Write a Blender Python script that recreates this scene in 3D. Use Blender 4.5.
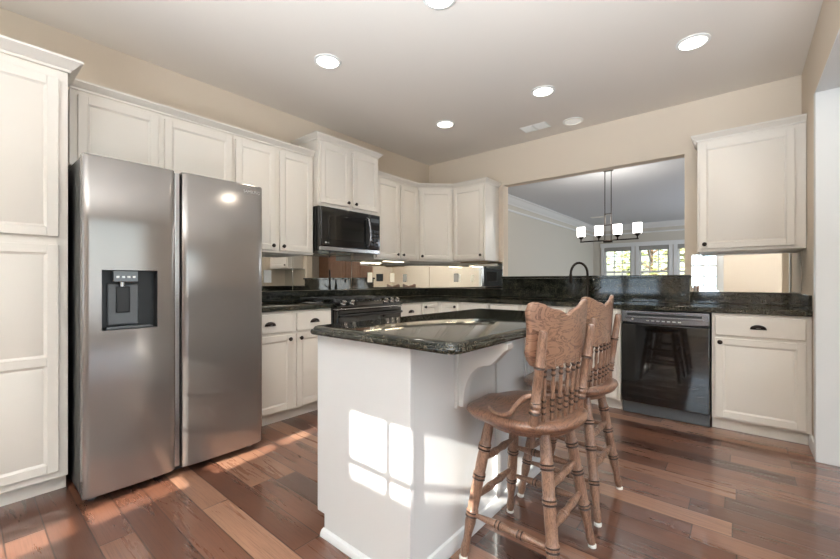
import bpy, bmesh, math, random
from mathutils import Vector, Matrix
C = bpy.context.scene.collection
PI = math.pi
rnd = random.Random(7)
for o in list(bpy.data.objects): bpy.data.objects.remove(o)

# ------------------------------------------------------------------ camera, sky, sun, daylight, fill lamps, exposure
H = 1.112
cam = bpy.data.cameras.new('camera'); camo = bpy.data.objects.new('camera', cam); C.objects.link(camo)
cam.sensor_width = 36; cam.lens = 386.1/840*36; cam.shift_x = (420-418.55)/840; cam.shift_y = (281.03-279.5)/840
cam.clip_start = .05; cam.clip_end = 200
camo.location = (0, 0, H); camo.rotation_euler = (PI/2, 0, math.radians(39.91))
bpy.context.scene.camera = camo
vs = bpy.context.scene.view_settings
vs.view_transform = 'Standard'; vs.look = 'None'; vs.gamma = 1; vs.exposure = 0.17
try: vs.use_curve_mapping = False
except Exception: pass
SUN_DIR = Vector((-.11, 1, -.46)).normalized()
w = bpy.data.worlds.new('sky'); bpy.context.scene.world = w; w.use_nodes = True
nt = w.node_tree; bg = nt.nodes['Background']
sky = nt.nodes.new('ShaderNodeTexSky')
try:
    sky.sky_type = 'NISHITA'; sky.sun_disc = False; sky.sun_elevation = math.radians(35); sky.sun_rotation = PI
    sky.dust_density = 2.0
except Exception: pass
nt.links.new(sky.outputs[0], bg.inputs[0]); bg.inputs[1].default_value = .42
sl = bpy.data.lights.new('sun', 'SUN'); sl.energy = 26; sl.angle = math.radians(.28); sl.color = (1, .95, .88)
so = bpy.data.objects.new('sun', sl); C.objects.link(so); so.location = (2, -20, 12)
so.rotation_euler = SUN_DIR.to_track_quat('-Z', 'Y').to_euler()
def area(name, loc, rot, sx, sy, power, col):
    l = bpy.data.lights.new(name, 'AREA'); l.shape = 'RECTANGLE'; l.size = sx; l.size_y = sy; l.energy = power; l.color = col
    o = bpy.data.objects.new(name, l); C.objects.link(o); o.location = loc; o.rotation_euler = rot
    return o
COOL = (.68, .84, 1.0); NEUT = (.82, .91, 1.0)
# daylight entering through the windows behind the camera (aims +Y); side and dining room lamps are added fill (aim -X)
for xa, xb in ((-2.85, -2.28), (-2.19, -1.50), (-.92, -.385)):
    area('window_daylight', ((xa+xb)/2, -2.42, 1.45), (PI/2+.3, 0, 0), xb-xa, 1.35, 11, COOL)
area('side_room_fill', (3.66, .9, 1.35), (0, PI/2+.6, 0), 2.0, 3.2, 50, NEUT)
# added, no such lamp seen: flash bounced off the ceiling from behind the camera
fill = area('ceiling_fill', (.2, -1.35, .95), (PI-.47, 0, 0), 2.2, 1.2, 260, (.80, .90, 1))
fill.data.spread = math.radians(115)
area('dining_fill', (2.35, 9.2, 1.5), (0, PI/2, 0), 1.6, 2.4, 160, NEUT)  # added lamp inside the dining room, no window on this wall

# ------------------------------------------------------------------ dimensions
XL = -3.364; YB = 4.254; CZ = 2.731; XR = .362
XU = XL+.33; YU = YB-.33; XB = XL+.61; YF = YB-.61
YFRONT = -2.2; FAR = 12.4

# ------------------------------------------------------------------ materials
def srgb(r, g, b):
    f = lambda c: (c/255)/12.92 if c/255 <= .04045 else ((c/255+.055)/1.055)**2.4
    return (f(r), f(g), f(b), 1)
def mat(name, col=(.8, .8, .8, 1), rough=.5, metal=0, coat=0, spec=.5, emit=None, estr=0):
    m = bpy.data.materials.new(name); m.use_nodes = True
    b = m.node_tree.nodes['Principled BSDF']
    b.inputs['Base Color'].default_value = col; b.inputs['Roughness'].default_value = rough; b.inputs['Metallic'].default_value = metal
    b.inputs['Coat Weight'].default_value = coat; b.inputs['Coat Roughness'].default_value = .08
    b.inputs['Specular IOR Level'].default_value = spec
    if emit: b.inputs['Emission Color'].default_value = emit; b.inputs['Emission Strength'].default_value = estr
    return m
def N(m, t, **k):
    n = m.node_tree.nodes.new(t)
    for a, v in k.items(): setattr(n, a, v)
    return n
def L(m, a, b): m.node_tree.links.new(a, b)
def math_(m, op, a, b=None):
    n = N(m, 'ShaderNodeMath', operation=op)
    for i, v in enumerate((a, b)):
        if v is None: continue
        if isinstance(v, (int, float)): n.inputs[i].default_value = v
        else: L(m, v, n.inputs[i])
    return n.outputs[0]
def ramp(m, src, stops):
    n = N(m, 'ShaderNodeValToRGB'); e = n.color_ramp.elements
    while len(e) < len(stops): e.new(.5)
    for k, (p, c) in zip(e, stops): k.position = p; k.color = c
    L(m, src, n.inputs[0]); return n.outputs[0]
def mapped(m, scale, coord='Object'):
    tc = N(m, 'ShaderNodeTexCoord'); mp = N(m, 'ShaderNodeMapping'); mp.inputs['Scale'].default_value = scale
    L(m, tc.outputs[coord], mp.inputs[0]); return mp.outputs[0]
def bump(m, src, strength, dist=.01):
    b = N(m, 'ShaderNodeBump'); b.inputs['Strength'].default_value = strength; b.inputs['Distance'].default_value = dist
    L(m, src, b.inputs['Height']); L(m, b.outputs[0], m.node_tree.nodes['Principled BSDF'].inputs['Normal'])
def noise(m, vec, scale, detail=4, rough=.5, dist=0):
    n = N(m, 'ShaderNodeTexNoise'); n.inputs['Scale'].default_value = scale; n.inputs['Detail'].default_value = detail
    n.inputs['Roughness'].default_value = rough; n.inputs['Distortion'].default_value = dist
    L(m, vec, n.inputs['Vector']); return n.outputs['Fac']
def mixc(m, fac, a, b, blend='MIX'):
    n = N(m, 'ShaderNodeMix', data_type='RGBA', blend_type=blend)
    for i, v in ((0, fac), (6, a), (7, b)):
        if isinstance(v, (int, float, tuple)): n.inputs[i].default_value = v
        else: L(m, v, n.inputs[i])
    return n.outputs[2]
def base(m): return m.node_tree.nodes['Principled BSDF'].inputs['Base Color']

def m_paint(name, col, rough, sc=60, st=.05):
    m = mat(name, col, rough); v = mapped(m, (1, 1, 1)); bump(m, noise(m, v, sc, 3), st, .004); return m
M = {}
M['wall'] = m_paint('beige wall paint', srgb(222, 207, 188), .85, 90, .12)
M['ceil'] = m_paint('ceiling paint', srgb(234, 225, 214), .9, 90, .1)
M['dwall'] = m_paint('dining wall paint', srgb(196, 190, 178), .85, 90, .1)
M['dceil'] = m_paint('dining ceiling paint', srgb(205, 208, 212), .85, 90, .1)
M['trim'] = m_paint('white trim paint', srgb(218, 218, 216), .4, 30, .02)
M['cab'] = m_paint('cream cabinet paint', srgb(227, 220, 210), .38, 25, .02)
M['islandp'] = m_paint('white island paint', srgb(222, 223, 223), .38, 25, .02)
M['bronze'] = mat('dark bronze', srgb(46, 38, 32), .35, .8)
M['bronze_knob'] = mat('oil rubbed bronze', srgb(38, 28, 24), .3, .6)
M['black'] = mat('black enamel', srgb(18, 18, 18), .12, 0, .5)
M['blackglass'] = mat('black glass', srgb(10, 11, 11), .04, 0, 1)
M['blackplastic'] = mat('black plastic', srgb(22, 22, 23), .4)
M['iron'] = mat('cast iron', srgb(70, 70, 72), .4, .5)
M['steel'] = mat('stainless steel', srgb(190, 190, 190), .22, 1)
M['darksteel'] = mat('dark stainless', srgb(140, 141, 146), .25, 1)
M['greyplastic'] = mat('grey plastic', srgb(82, 85, 88), .35)
M['white'] = mat('white plastic', srgb(240, 238, 232), .35)
M['logo'] = mat('silver lettering', srgb(205, 203, 200), .3, .6)
M['mirror'] = mat('mirror', (.86, .87, .85, 1), .015, 1)
M['seam'] = mat('mirror edge', srgb(120, 128, 122), .2, .6)
M['dark'] = mat('dark gap', srgb(12, 11, 11), .8)
M['lamp'] = mat('lit lamp lens', (1, 1, 1, 1), .4, emit=(1, .95, .86, 1), estr=4.5)
M['lampoff'] = mat('unlit lamp lens', srgb(235, 232, 224), .3, emit=(1, .93, .82, 1), estr=.25)
M['shade_glass'] = mat('frosted glass shade', (1, 1, 1, 1), .4, emit=(1, .96, .9, 1), estr=5)
M['strip'] = mat('lit strip lens', (1, 1, 1, 1), .4, emit=(1, .86, .62, 1), estr=5)
M['oakstrip'] = mat('tan plastic', srgb(206, 180, 146), .5)
M['blind'] = m_paint('grey shade fabric', srgb(150, 148, 142), .9, 200, .1)
M['bark'] = mat('bark', srgb(92, 74, 58), .9)
M['siding'] = mat('pale siding', srgb(205, 200, 190), .8)
M['roof'] = mat('grey shingles', srgb(95, 90, 88), .9)
M['groove'] = mat('dark stained groove', srgb(58, 40, 32), .45)
m = mat('lawn', srgb(96, 118, 60), .95); v = mapped(m, (1, 1, 1))
L(m, ramp(m, noise(m, v, 6, 4), [(.3, srgb(70, 92, 42)), (.7, srgb(140, 150, 84))]), base(m)); M['lawn'] = m
def m_leaf(n, a, b):
    m = mat(n, a, .7); v = mapped(m, (1, 1, 1)); L(m, ramp(m, noise(m, v, 3, 3), [(.35, a), (.65, b)]), base(m)); return m
M['leaf1'] = m_leaf('leaves green', srgb(70, 104, 48), srgb(132, 156, 88))
M['leaf2'] = m_leaf('leaves yellow green', srgb(104, 118, 66), srgb(178, 178, 124))
# window glass: mostly clear, a little reflection
m = bpy.data.materials.new('window glass'); m.use_nodes = True; n_ = m.node_tree.nodes; n_.clear()
out = N(m, 'ShaderNodeOutputMaterial'); tr = N(m, 'ShaderNodeBsdfTransparent'); gl = N(m, 'ShaderNodeBsdfGlossy'); mx = N(m, 'ShaderNodeMixShader')
gl.inputs['Roughness'].default_value = .02; mx.inputs[0].default_value = .06; tr.inputs[0].default_value = (.97, .98, .97, 1)
L(m, tr.outputs[0], mx.inputs[1]); L(m, gl.outputs[0], mx.inputs[2]); L(m, mx.outputs[0], out.inputs[0]); M['glass'] = m
# hardwood: planks along X with random lengths and tones
def m_floor():
    m = mat('hickory hardwood', rough=.22, coat=.9); tc = N(m, 'ShaderNodeTexCoord'); sp = N(m, 'ShaderNodeSeparateXYZ'); L(m, tc.outputs['Object'], sp.inputs[0])
    x, y = sp.outputs[0], sp.outputs[1]; Wp, Lp = .127, 1.15
    yr = math_(m, 'DIVIDE', y, Wp); row = math_(m, 'FLOOR', yr); fy = math_(m, 'FRACT', yr)
    wn = N(m, 'ShaderNodeTexWhiteNoise', noise_dimensions='1D'); L(m, row, wn.inputs['W'])
    xr = math_(m, 'ADD', math_(m, 'DIVIDE', x, Lp), math_(m, 'MULTIPLY', wn.outputs['Value'], 7.3))
    col = math_(m, 'FLOOR', xr); fx = math_(m, 'FRACT', xr)
    cb = N(m, 'ShaderNodeCombineXYZ'); L(m, row, cb.inputs[0]); L(m, col, cb.inputs[1])
    w2 = N(m, 'ShaderNodeTexWhiteNoise', noise_dimensions='2D'); L(m, cb.outputs[0], w2.inputs['Vector'])
    tone = w2.outputs['Value']
    # grain coordinate shifted per plank
    va = N(m, 'ShaderNodeVectorMath', operation='ADD'); L(m, tc.outputs['Object'], va.inputs[0])
    vm = N(m, 'ShaderNodeVectorMath', operation='SCALE'); L(m, w2.outputs['Color'], vm.inputs[0]); vm.inputs['Scale'].default_value = 30
    L(m, vm.outputs[0], va.inputs[1])
    mp = N(m, 'ShaderNodeMapping'); mp.inputs['Scale'].default_value = (.9, 9, 1); L(m, va.outputs[0], mp.inputs[0])
    g1 = noise(m, mp.outputs[0], 2.2, 6, .62, .5)
    mp2 = N(m, 'ShaderNodeMapping'); mp2.inputs['Scale'].default_value = (2.2, 110, 1); L(m, va.outputs[0], mp2.inputs[0])
    g2 = noise(m, mp2.outputs[0], 2.5, 3, .6)
    c0 = ramp(m, tone, [(0, srgb(72, 45, 34)), (.35, srgb(106, 69, 52)), (.7, srgb(130, 89, 69)), (1, srgb(168, 126, 101))])
    c1 = mixc(m, ramp(m, g1, [(.26, (0, 0, 0, 1)), (.78, (1, 1, 1, 1))]), mixc(m, .42, c0, srgb(74, 46, 38)), c0)
    c2 = mixc(m, math_(m, 'MULTIPLY', ramp(m, g2, [(.3, (1, 1, 1, 1)), (.5, (0, 0, 0, 1))]), .4), c1, srgb(48, 28, 22))
    ey = math_(m, 'MINIMUM', fy, math_(m, 'SUBTRACT', 1, fy)); ex = math_(m, 'MULTIPLY', math_(m, 'MINIMUM', fx, math_(m, 'SUBTRACT', 1, fx)), Lp/Wp)
    ed = math_(m, 'MINIMUM', ex, ey); gap = ramp(m, ed, [(.006, (1, 1, 1, 1)), (.03, (0, 0, 0, 1))])
    L(m, mixc(m, math_(m, 'MULTIPLY', gap, .8), c2, srgb(28, 17, 14)), base(m))
    und = noise(m, mapped(m, (5, 22, 1)), 1.4, 3)
    h = math_(m, 'ADD', math_(m, 'MULTIPLY', g1, .35), math_(m, 'ADD', math_(m, 'MULTIPLY', und, .6), math_(m, 'MULTIPLY', gap, -.6)))
    bump(m, h, .22, .006)
    rr = N(m, 'ShaderNodeMapRange'); L(m, g1, rr.inputs[0]); rr.inputs[3].default_value = .20; rr.inputs[4].default_value = .38
    L(m, rr.outputs[0], m.node_tree.nodes['Principled BSDF'].inputs['Roughness'])
    return m
M['floor'] = m_floor()
def m_granite():
    m = mat('dark green granite', rough=.06, coat=.3); v = mapped(m, (1, 1, 1))
    vo = N(m, 'ShaderNodeTexVoronoi'); vo.inputs['Scale'].default_value = 210; L(m, v, vo.inputs['Vector'])
    sv = N(m, 'ShaderNodeSeparateColor'); L(m, vo.outputs['Color'], sv.inputs[0])
    big = noise(m, v, 14, 4)
    c = ramp(m, sv.outputs[0], [(0, srgb(16, 19, 15)), (.45, srgb(34, 37, 31)), (.75, srgb(52, 52, 43)), (.92, srgb(80, 74, 60)), (1, srgb(108, 100, 84))])
    L(m, mixc(m, ramp(m, big, [(.4, (0, 0, 0, 1)), (.62, (.75, .75, .75, 1))]), c, srgb(22, 24, 20)), base(m)); return m
M['granite'] = m_granite()
def m_oak(name, a, b, scl):
    m = mat(name, a, .3, coat=.25); v = mapped(m, scl)
    n1 = noise(m, v, 5, 5, .55, 2.2); n2 = noise(m, v, 26, 4, .6, .6)
    f = math_(m, 'ADD', math_(m, 'MULTIPLY', math_(m, 'FRACT', math_(m, 'MULTIPLY', n1, 6)), .6), math_(m, 'MULTIPLY', n2, .4))
    L(m, ramp(m, f, [(.22, b), (.5, a), (.85, a)]), base(m)); bump(m, f, .10, .003); return m
M['oak'] = m_oak('worn oak', srgb(150, 114, 93), srgb(98, 69, 55), (1.0, 1.0, 3.2))
M['oak_leg'] = m_oak('worn oak legs', srgb(144, 110, 90), srgb(92, 66, 53), (12, 12, 1.2))
M['oak_seat'] = m_oak('worn oak seat', srgb(132, 96, 76), srgb(84, 58, 46), (5, 1, 5))
M['hutchwood'] = m_oak('brown hutch wood', srgb(190, 146, 118), srgb(140, 100, 78), (4, 4, 1))
def m_fridge():
    m = mat('black stainless steel', srgb(142, 137, 133), .2, .62); v = mapped(m, (1, 1, 160))
    n = noise(m, v, 4, 3); rr = N(m, 'ShaderNodeMapRange'); L(m, n, rr.inputs[0]); rr.inputs[3].default_value = .12; rr.inputs[4].default_value = .24
    L(m, rr.outputs[0], m.node_tree.nodes['Principled BSDF'].inputs['Roughness']); return m
M['fridge'] = m_fridge()

# ------------------------------------------------------------------ mesh helpers
def box(bm, x0, x1, y0, y1, z0, z1, mi=0):
    v = [bm.verts.new((x, y, z)) for z in (z0, z1) for y in (y0, y1) for x in (x0, x1)]
    fs = []
    for q in ((0, 2, 3, 1), (4, 5, 7, 6), (0, 1, 5, 4), (2, 6, 7, 3), (0, 4, 6, 2), (1, 3, 7, 5)):
        f = bm.faces.new([v[i] for i in q]); f.material_index = mi; fs.append(f)
    return fs
def prism(bm, poly, axis, a, b):
    def P(p, t):
        return {'x': (t, p[0], p[1]), 'y': (p[0], t, p[1]), 'z': (p[0], p[1], t)}[axis]
    A = [bm.verts.new(P(p, a)) for p in poly]; B = [bm.verts.new(P(p, b)) for p in poly]
    n = len(poly); bm.faces.new(A); bm.faces.new(B[::-1])
    for i in range(n): bm.faces.new((A[i], B[i], B[(i+1) % n], A[(i+1) % n]))
def frame_axis(p0, p1):
    d = (Vector(p1)-Vector(p0)); q = d.to_track_quat('Z', 'Y').to_matrix(); return d.length, q
def lathe(bm, p0, p1, prof, seg=16, cap=True):
    """prof: (t 0..1 along p0->p1, radius[, material of the band that follows])"""
    ln, q = frame_axis(p0, p1); rings = []
    for e in prof:
        t, r = e[0], e[1]
        rings.append([bm.verts.new(Vector(p0)+q @ Vector((r*math.cos(2*PI*k/seg), r*math.sin(2*PI*k/seg), t*ln))) for k in range(seg)])
    for i in range(len(rings)-1):
        mi = prof[i][2] if len(prof[i]) > 2 else 0
        for k in range(seg):
            f = bm.faces.new((rings[i][k], rings[i][(k+1) % seg], rings[i+1][(k+1) % seg], rings[i+1][k])); f.material_index = mi
    if cap: bm.faces.new(rings[0][::-1]); bm.faces.new(rings[-1])
def cyl(bm, p0, p1, r, seg=20): lathe(bm, p0, p1, [(0, r), (1, r)], seg)
def tube(bm, pts, r, seg=10, flat=1.0):
    pts = [Vector(p) for p in pts]; rings = []; up = None
    rs = r if isinstance(r, (list, tuple)) else [r]*len(pts)
    for i, p in enumerate(pts):
        d = (pts[min(i+1, len(pts)-1)]-pts[max(i-1, 0)]).normalized()
        if up is None: up = Vector((0, 0, 1)) if abs(d.z) < .9 else Vector((1, 0, 0))
        a = d.cross(up).normalized(); b = a.cross(d).normalized(); up = b
        rings.append([bm.verts.new(p+rs[i]*(math.cos(2*PI*k/seg)*a+flat*math.sin(2*PI*k/seg)*b)) for k in range(seg)])
    for i in range(len(rings)-1):
        for k in range(seg): bm.faces.new((rings[i][k], rings[i][(k+1) % seg], rings[i+1][(k+1) % seg], rings[i+1][k]))
    bm.faces.new(rings[0][::-1]); bm.faces.new(rings[-1])
def offset_path(path, d, closed):
    """offset a 2-D polyline to its right by d with mitres"""
    n = len(path); out = []
    for i in range(n):
        p = Vector(path[i])
        if closed: a, b = Vector(path[i-1]), Vector(path[(i+1) % n])
        else: a = Vector(path[i-1]) if i > 0 else None; b = Vector(path[i+1]) if i < n-1 else None
        ns = []
        for s, e in ((a, p), (p, b)):
            if s is None or e is None: continue
            t = (e-s).normalized(); ns.append(Vector((t.y, -t.x)))
        if len(ns) == 1: o = ns[0]
        else:
            o = (ns[0]+ns[1]); o = o/max(.2, o.length_squared)*2
        out.append(p+o*d)
    return out
def sweep(bm, path, prof, closed=False):
    """prof: list of (out, z); path runs with its outside on the right"""
    rails = [[bm.verts.new((q.x, q.y, z)) for q in offset_path(path, o, closed)] for o, z in prof]
    n = len(path); m_ = len(prof)
    for j in range(m_):
        r0, r1 = rails[j], rails[(j+1) % m_]
        for i in range(n if closed else n-1): bm.faces.new((r0[i], r0[(i+1) % n], r1[(i+1) % n], r1[i]))
    if not closed:
        bm.faces.new([rails[j][0] for j in range(m_)]); bm.faces.new([rails[j][-1] for j in range(m_)][::-1])
def slab(bm, outline, levels):
    """counter slab from an outline (clockwise) and (inset, z) levels from bottom to top"""
    rings = [[bm.verts.new((q.x, q.y, z)) for q in offset_path(outline, ins, True)] for ins, z in levels]
    n = len(outline); bm.faces.new(rings[0]); bm.faces.new(rings[-1][::-1])
    for a, b in zip(rings, rings[1:]):
        for i in range(n): bm.faces.new((a[i], b[i], b[(i+1) % n], a[(i+1) % n]))
def obj(name, bm, m, parent=None, bevel=0, smooth=None, seg=2):
    me = bpy.data.meshes.new(name); bmesh.ops.recalc_face_normals(bm, faces=bm.faces[:]); bm.to_mesh(me); bm.free()
    for k in (m if isinstance(m, (list, tuple)) else [m]): me.materials.append(M[k])
    o = bpy.data.objects.new(name, me); C.objects.link(o)
    if parent: o.parent = parent
    if smooth is not None:
        me.shade_smooth(); me.set_sharp_from_angle(angle=math.radians(smooth))
    if bevel:
        b = o.modifiers.new('bevel', 'BEVEL'); b.width = bevel; b.segments = seg; b.limit_method = 'ANGLE'; b.angle_limit = math.radians(40)
        if smooth is None: me.shade_smooth(); me.set_sharp_from_angle(angle=math.radians(30))
    return o
def nb(): return bmesh.new()
def boxobj(name, d, m, parent=None, bevel=0):
    bm = nb(); box(bm, *d); return obj(name, bm, m, parent, bevel)
def thing(name, label, cat, loc=(0, 0, 0), rz=0, group=None):
    o = bpy.data.objects.new(name, None); C.objects.link(o); o.empty_display_size = .1
    o.location = loc; o.rotation_euler = (0, 0, rz); o['label'] = label; o['category'] = cat
    if group: o['group'] = group
    return o
def tag(o, label, cat, group=None):
    o['label'] = label; o['category'] = cat
    if group: o['group'] = group
    return o
def struct(name, bm, m, label=None, cat=None, bevel=0, smooth=None):
    o = obj(name, bm, m, None, bevel, smooth); o['kind'] = 'structure'
    if label: o['label'] = label
    if cat: o['category'] = cat
    return o
def text(name, body, size, m, parent, loc, rot, extrude=.0006):
    cu = bpy.data.curves.new(name, 'FONT'); cu.body = body; cu.size = size; cu.extrude = extrude; cu.align_x = 'CENTER'; cu.align_y = 'CENTER'
    t = bpy.data.objects.new(name, cu); C.objects.link(t)
    me = bpy.data.meshes.new_from_object(t.evaluated_get(bpy.context.evaluated_depsgraph_get())); bpy.data.objects.remove(t)
    me.transform(Matrix.Translation(loc) @ rot.to_4x4()); me.materials.clear(); me.materials.append(M[m])
    o = bpy.data.objects.new(name, me); C.objects.link(o); o.parent = parent; return o
RX = Matrix.Rotation(PI/2, 3, 'X')

# ------------------------------------------------------------------ the setting
bm = nb(); box(bm, -3.7, 3.6, YFRONT-.15, FAR+.15, -.1, 0); struct('floor', bm, 'floor', 'reddish brown scraped hardwood plank floor', 'floor')
bm = nb(); box(bm, -3.7, 3.6, YFRONT-.15, YB+.06, CZ, CZ+.1); struct('ceiling', bm, 'ceil', 'off white kitchen ceiling', 'ceiling')
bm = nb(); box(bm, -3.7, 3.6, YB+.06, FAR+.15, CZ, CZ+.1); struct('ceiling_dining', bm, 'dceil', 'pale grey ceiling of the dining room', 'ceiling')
bm = nb(); box(bm, XL-.12, XL, YFRONT-.15, YB, 0, CZ); struct('wall_left', bm, 'wall', 'beige wall above the cabinets on the left', 'wall')
OX0, OX1, OZ0, OZ1 = -2.215, -.398, 1.13, 2.27
bm = nb()
box(bm, XL-.12, OX0, YB, YB+.12, 0, CZ); box(bm, OX1, 3.5, YB, YB+.12, 0, CZ)
box(bm, OX0, OX1, YB, YB+.12, 0, OZ0); box(bm, OX0, OX1, YB, YB+.12, OZ1, CZ)
struct('wall_back', bm, 'wall', 'beige back wall with the wide pass-through opening', 'wall')
bm = nb(); box(bm, XR, XR+.14, 3.40, YB, 0, CZ); box(bm, XR, XR+.14, 2.42, 3.40, 2.285, CZ); box(bm, XR, XR+.14, 2.28, 2.42, 0, CZ)
struct('wall_right', bm, 'wall', 'beige wall and header over the cased opening on the right', 'wall')
bm = nb(); box(bm, XR-.014, XR+.154, 3.385, 3.40, 0, 2.285); box(bm, XR-.014, XR, 3.40, 3.46, 0, 2.285)
box(bm, XR-.014, XR+.154, 2.42, 3.40, 2.27, 2.285)
struct('trim_1', bm, 'trim', 'white casing of the opening at the right edge', 'trim', .004)
bm = nb(); box(bm, XR-.014, XR, 3.46, YF+.06, 0, .09); struct('baseboard_right', bm, 'trim', 'short white baseboard beside the right base cabinet', 'baseboard', .003)
bm = nb(); box(bm, 3.5, 3.62, YFRONT, YB+.12, 0, .35); box(bm, 3.5, 3.62, YFRONT, YB+.12, 2.35, CZ); box(bm, 3.5, 3.62, YFRONT, -.7, .35, 2.35); box(bm, 3.5, 3.62, 2.5, YB+.12, .35, 2.35)
struct('wall_side', bm, 'wall', 'beige far wall of the side room', 'wall')
# wall behind the camera with three windows
wins = [(-2.85, -2.28, 3), (-2.19, -1.50, 3), (-.917, -.385, 2)]
WZ0, WZ1 = .75, 2.153
def wall_with_holes(name, xa, xb, y0, y1, holes, z0, z1, m, label):
    bm = nb(); x = xa
    for a, b in holes:
        box(bm, x, a, y0, y1, 0, CZ); box(bm, a, b, y0, y1, 0, z0); box(bm, a, b, y0, y1, z1, CZ); x = b
    box(bm, x, xb, y0, y1, 0, CZ); return struct(name, bm, m, label, 'wall')
wall_with_holes('wall_front', XL-.12, 3.5, YFRONT-.15, YFRONT, [(a, b) for a, b, n in wins], WZ0, WZ1, 'wall', 'beige wall behind the camera with three windows')
def window(name, a, b, z0, z1, y, inner, cols, rows, label, rail=True, mun=.02):
    """inner: +1 when the room lies at +y of the window"""
    o = bpy.data.objects.new(name, None); C.objects.link(o); o.location = ((a+b)/2, y, z0); o['kind'] = 'structure'; o['label'] = label; o['category'] = 'window'
    hw = (b-a)/2; h = z1-z0; s = inner
    def bx(bm, x0, x1, ya, yb, za, zb): box(bm, x0, x1, min(s*ya, s*yb), max(s*ya, s*yb), za, zb)
    bm = nb(); c = .085
    bx(bm, -hw-c, -hw, 0, .022, -.06, h+c); bx(bm, hw, hw+c, 0, .022, -.06, h+c); bx(bm, -hw-c-.02, hw+c+.02, 0, .03, h, h+c+.03); bx(bm, -hw-c, hw+c, 0, .02, -.14, -.06)
    obj('casing', bm, 'trim', o, .003)
    bm = nb(); bx(bm, -hw-c-.02, hw+c+.02, -.1, .05, -.06, -.03); obj('sill', bm, 'trim', o, .003)
    t = .045; mid = h*.5
    bm = nb()
    bx(bm, -hw, -hw+t, -.09, -.05, -.03, h); bx(bm, hw-t, hw, -.09, -.05, -.03, h); bx(bm, -hw+t, hw-t, -.09, -.05, h-t, h); bx(bm, -hw+t, hw-t, -.09, -.05, -.03, .04)
    if rail: bx(bm, -hw+t, hw-t, -.09, -.045, mid-.025, mid+.025)
    obj('frame', bm, 'trim', o, .003)
    bm = nb(); iw = 2*(hw-t)
    for (za, zb) in ((mid+.025, h-t), (.04, mid-.025)):
        for k in range(1, cols): x = -hw+t+iw*k/cols; bx(bm, x-mun/2, x+mun/2, -.08, -.062, za, zb)
        for k in range(1, rows): z = za+(zb-za)*k/rows; bx(bm, -hw+t, hw-t, -.079, -.063, z-mun/2, z+mun/2)
    obj('muntins', bm, 'trim', o)
    bm = nb(); bx(bm, -hw+t, hw-t, -.073, -.069, .04, h-t); obj('pane', bm, 'glass', o)
    return o
for i, (a, b, n) in enumerate(wins):
    window('window_%d' % (i+4), a, b, WZ0, WZ1, YFRONT, 1, n, 3, ['window behind the camera nearest the left wall', 'middle window behind the camera', 'narrow window behind the camera towards the right'][i], mun=.026 if i == 2 else .016)
o = window('window_7', -1.6, 1.6, .35, 2.35, 0, 1, 4, 2, 'wide window of the side room')
o.location = (3.5, .9, .35); o.rotation_euler = (0, 0, PI/2)
# dining room shell
DX0, DX1 = -3.45, 2.5
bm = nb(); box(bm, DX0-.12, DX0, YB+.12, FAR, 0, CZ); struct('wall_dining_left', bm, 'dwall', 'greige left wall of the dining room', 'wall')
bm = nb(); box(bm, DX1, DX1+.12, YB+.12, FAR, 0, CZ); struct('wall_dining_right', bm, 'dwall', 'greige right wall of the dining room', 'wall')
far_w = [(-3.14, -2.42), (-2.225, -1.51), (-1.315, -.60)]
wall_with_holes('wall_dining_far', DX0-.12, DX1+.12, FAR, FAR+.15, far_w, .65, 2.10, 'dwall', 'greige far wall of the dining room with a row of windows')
for i, (a, b) in enumerate(far_w):
    o = window('window_%d' % (i+1), a, b, .65, 2.10, FAR, -1, 3, 3, ['white grid window at the far left of the dining room', 'middle white grid window of the dining room far wall', 'white grid window of the dining room cut off by the pass-through edge'][i], mun=.022)
    boxobj('roller_shade', (-(b-a)/2+.01, (b-a)/2-.01, -.02, .04, 1.33, 1.45), 'blind', o, .006)
crown = [(0, 0), (.02, 0), (.03, .02), (.05, .03), (.10, .105), (.115, .12), (.13, .125), (.13, .14), (0, .14)]
bm = nb(); sweep(bm, [(DX0, YB+.12), (DX0, FAR), (DX1, FAR), (DX1, YB+.12)], [(o, CZ-.14+z) for o, z in crown])
struct('trim_2', bm, 'trim', 'white crown molding around the dining room ceiling', 'molding', smooth=30)
bm = nb(); sweep(bm, [(DX0, YB+.12), (DX0, FAR), (DX1, FAR), (DX1, YB+.12)], [(0, CZ-.27), (.016, CZ-.27), (.022, CZ-.255), (.022, CZ-.235), (0, CZ-.225)])
struct('trim_3', bm, 'trim', 'thin white rail below the dining room crown molding', 'molding')
bm = nb(); box(bm, DX0, DX0+.015, YB+.12, FAR, 0, .12); struct('baseboard_dining', bm, 'trim', 'white baseboard of the dining room left wall', 'baseboard')

# ------------------------------------------------------------------ outdoors
bm = nb(); box(bm, -30, 30, -40, YFRONT-.16, -.5, -.3); box(bm, -30, 30, FAR+.16, 45, -.5, -.3); struct('ground', bm, 'lawn', 'lawn outside', 'lawn')
def blocker(name, x0, x1, y0, y1, h, label, chim=None):  # added building shapes, placed outside to shape the sun on island and floor
    t = thing(name, label, 'blocker', ((x0+x1)/2, (y0+y1)/2, -.3)); hx, hy = (x1-x0)/2, (y1-y0)/2
    boxobj('wall', (-hx, hx, -hy, hy, 0, h-.25+.3), 'siding', t)
    boxobj('roof', (-hx, hx, -hy, hy, h-.25+.3, h+.3), 'roof', t)
    if chim: boxobj('chimney', (chim[0]-(x0+x1)/2, chim[1]-(x0+x1)/2, hy+.001, hy+.5, 0, chim[2]+.3), 'siding', t)  # added stack, cuts off the sun beside the floor strip
blocker('sun_blocker', -11, -1.50, -14, -8, 7.2, 'tall added house outside, left of the gap seen behind the camera')
blocker('sun_blocker', -.60, 9, -14, -8.5, 4.71, 'low added house with chimney outside behind the camera', (-1.28, -.225, 7.5))
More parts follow.
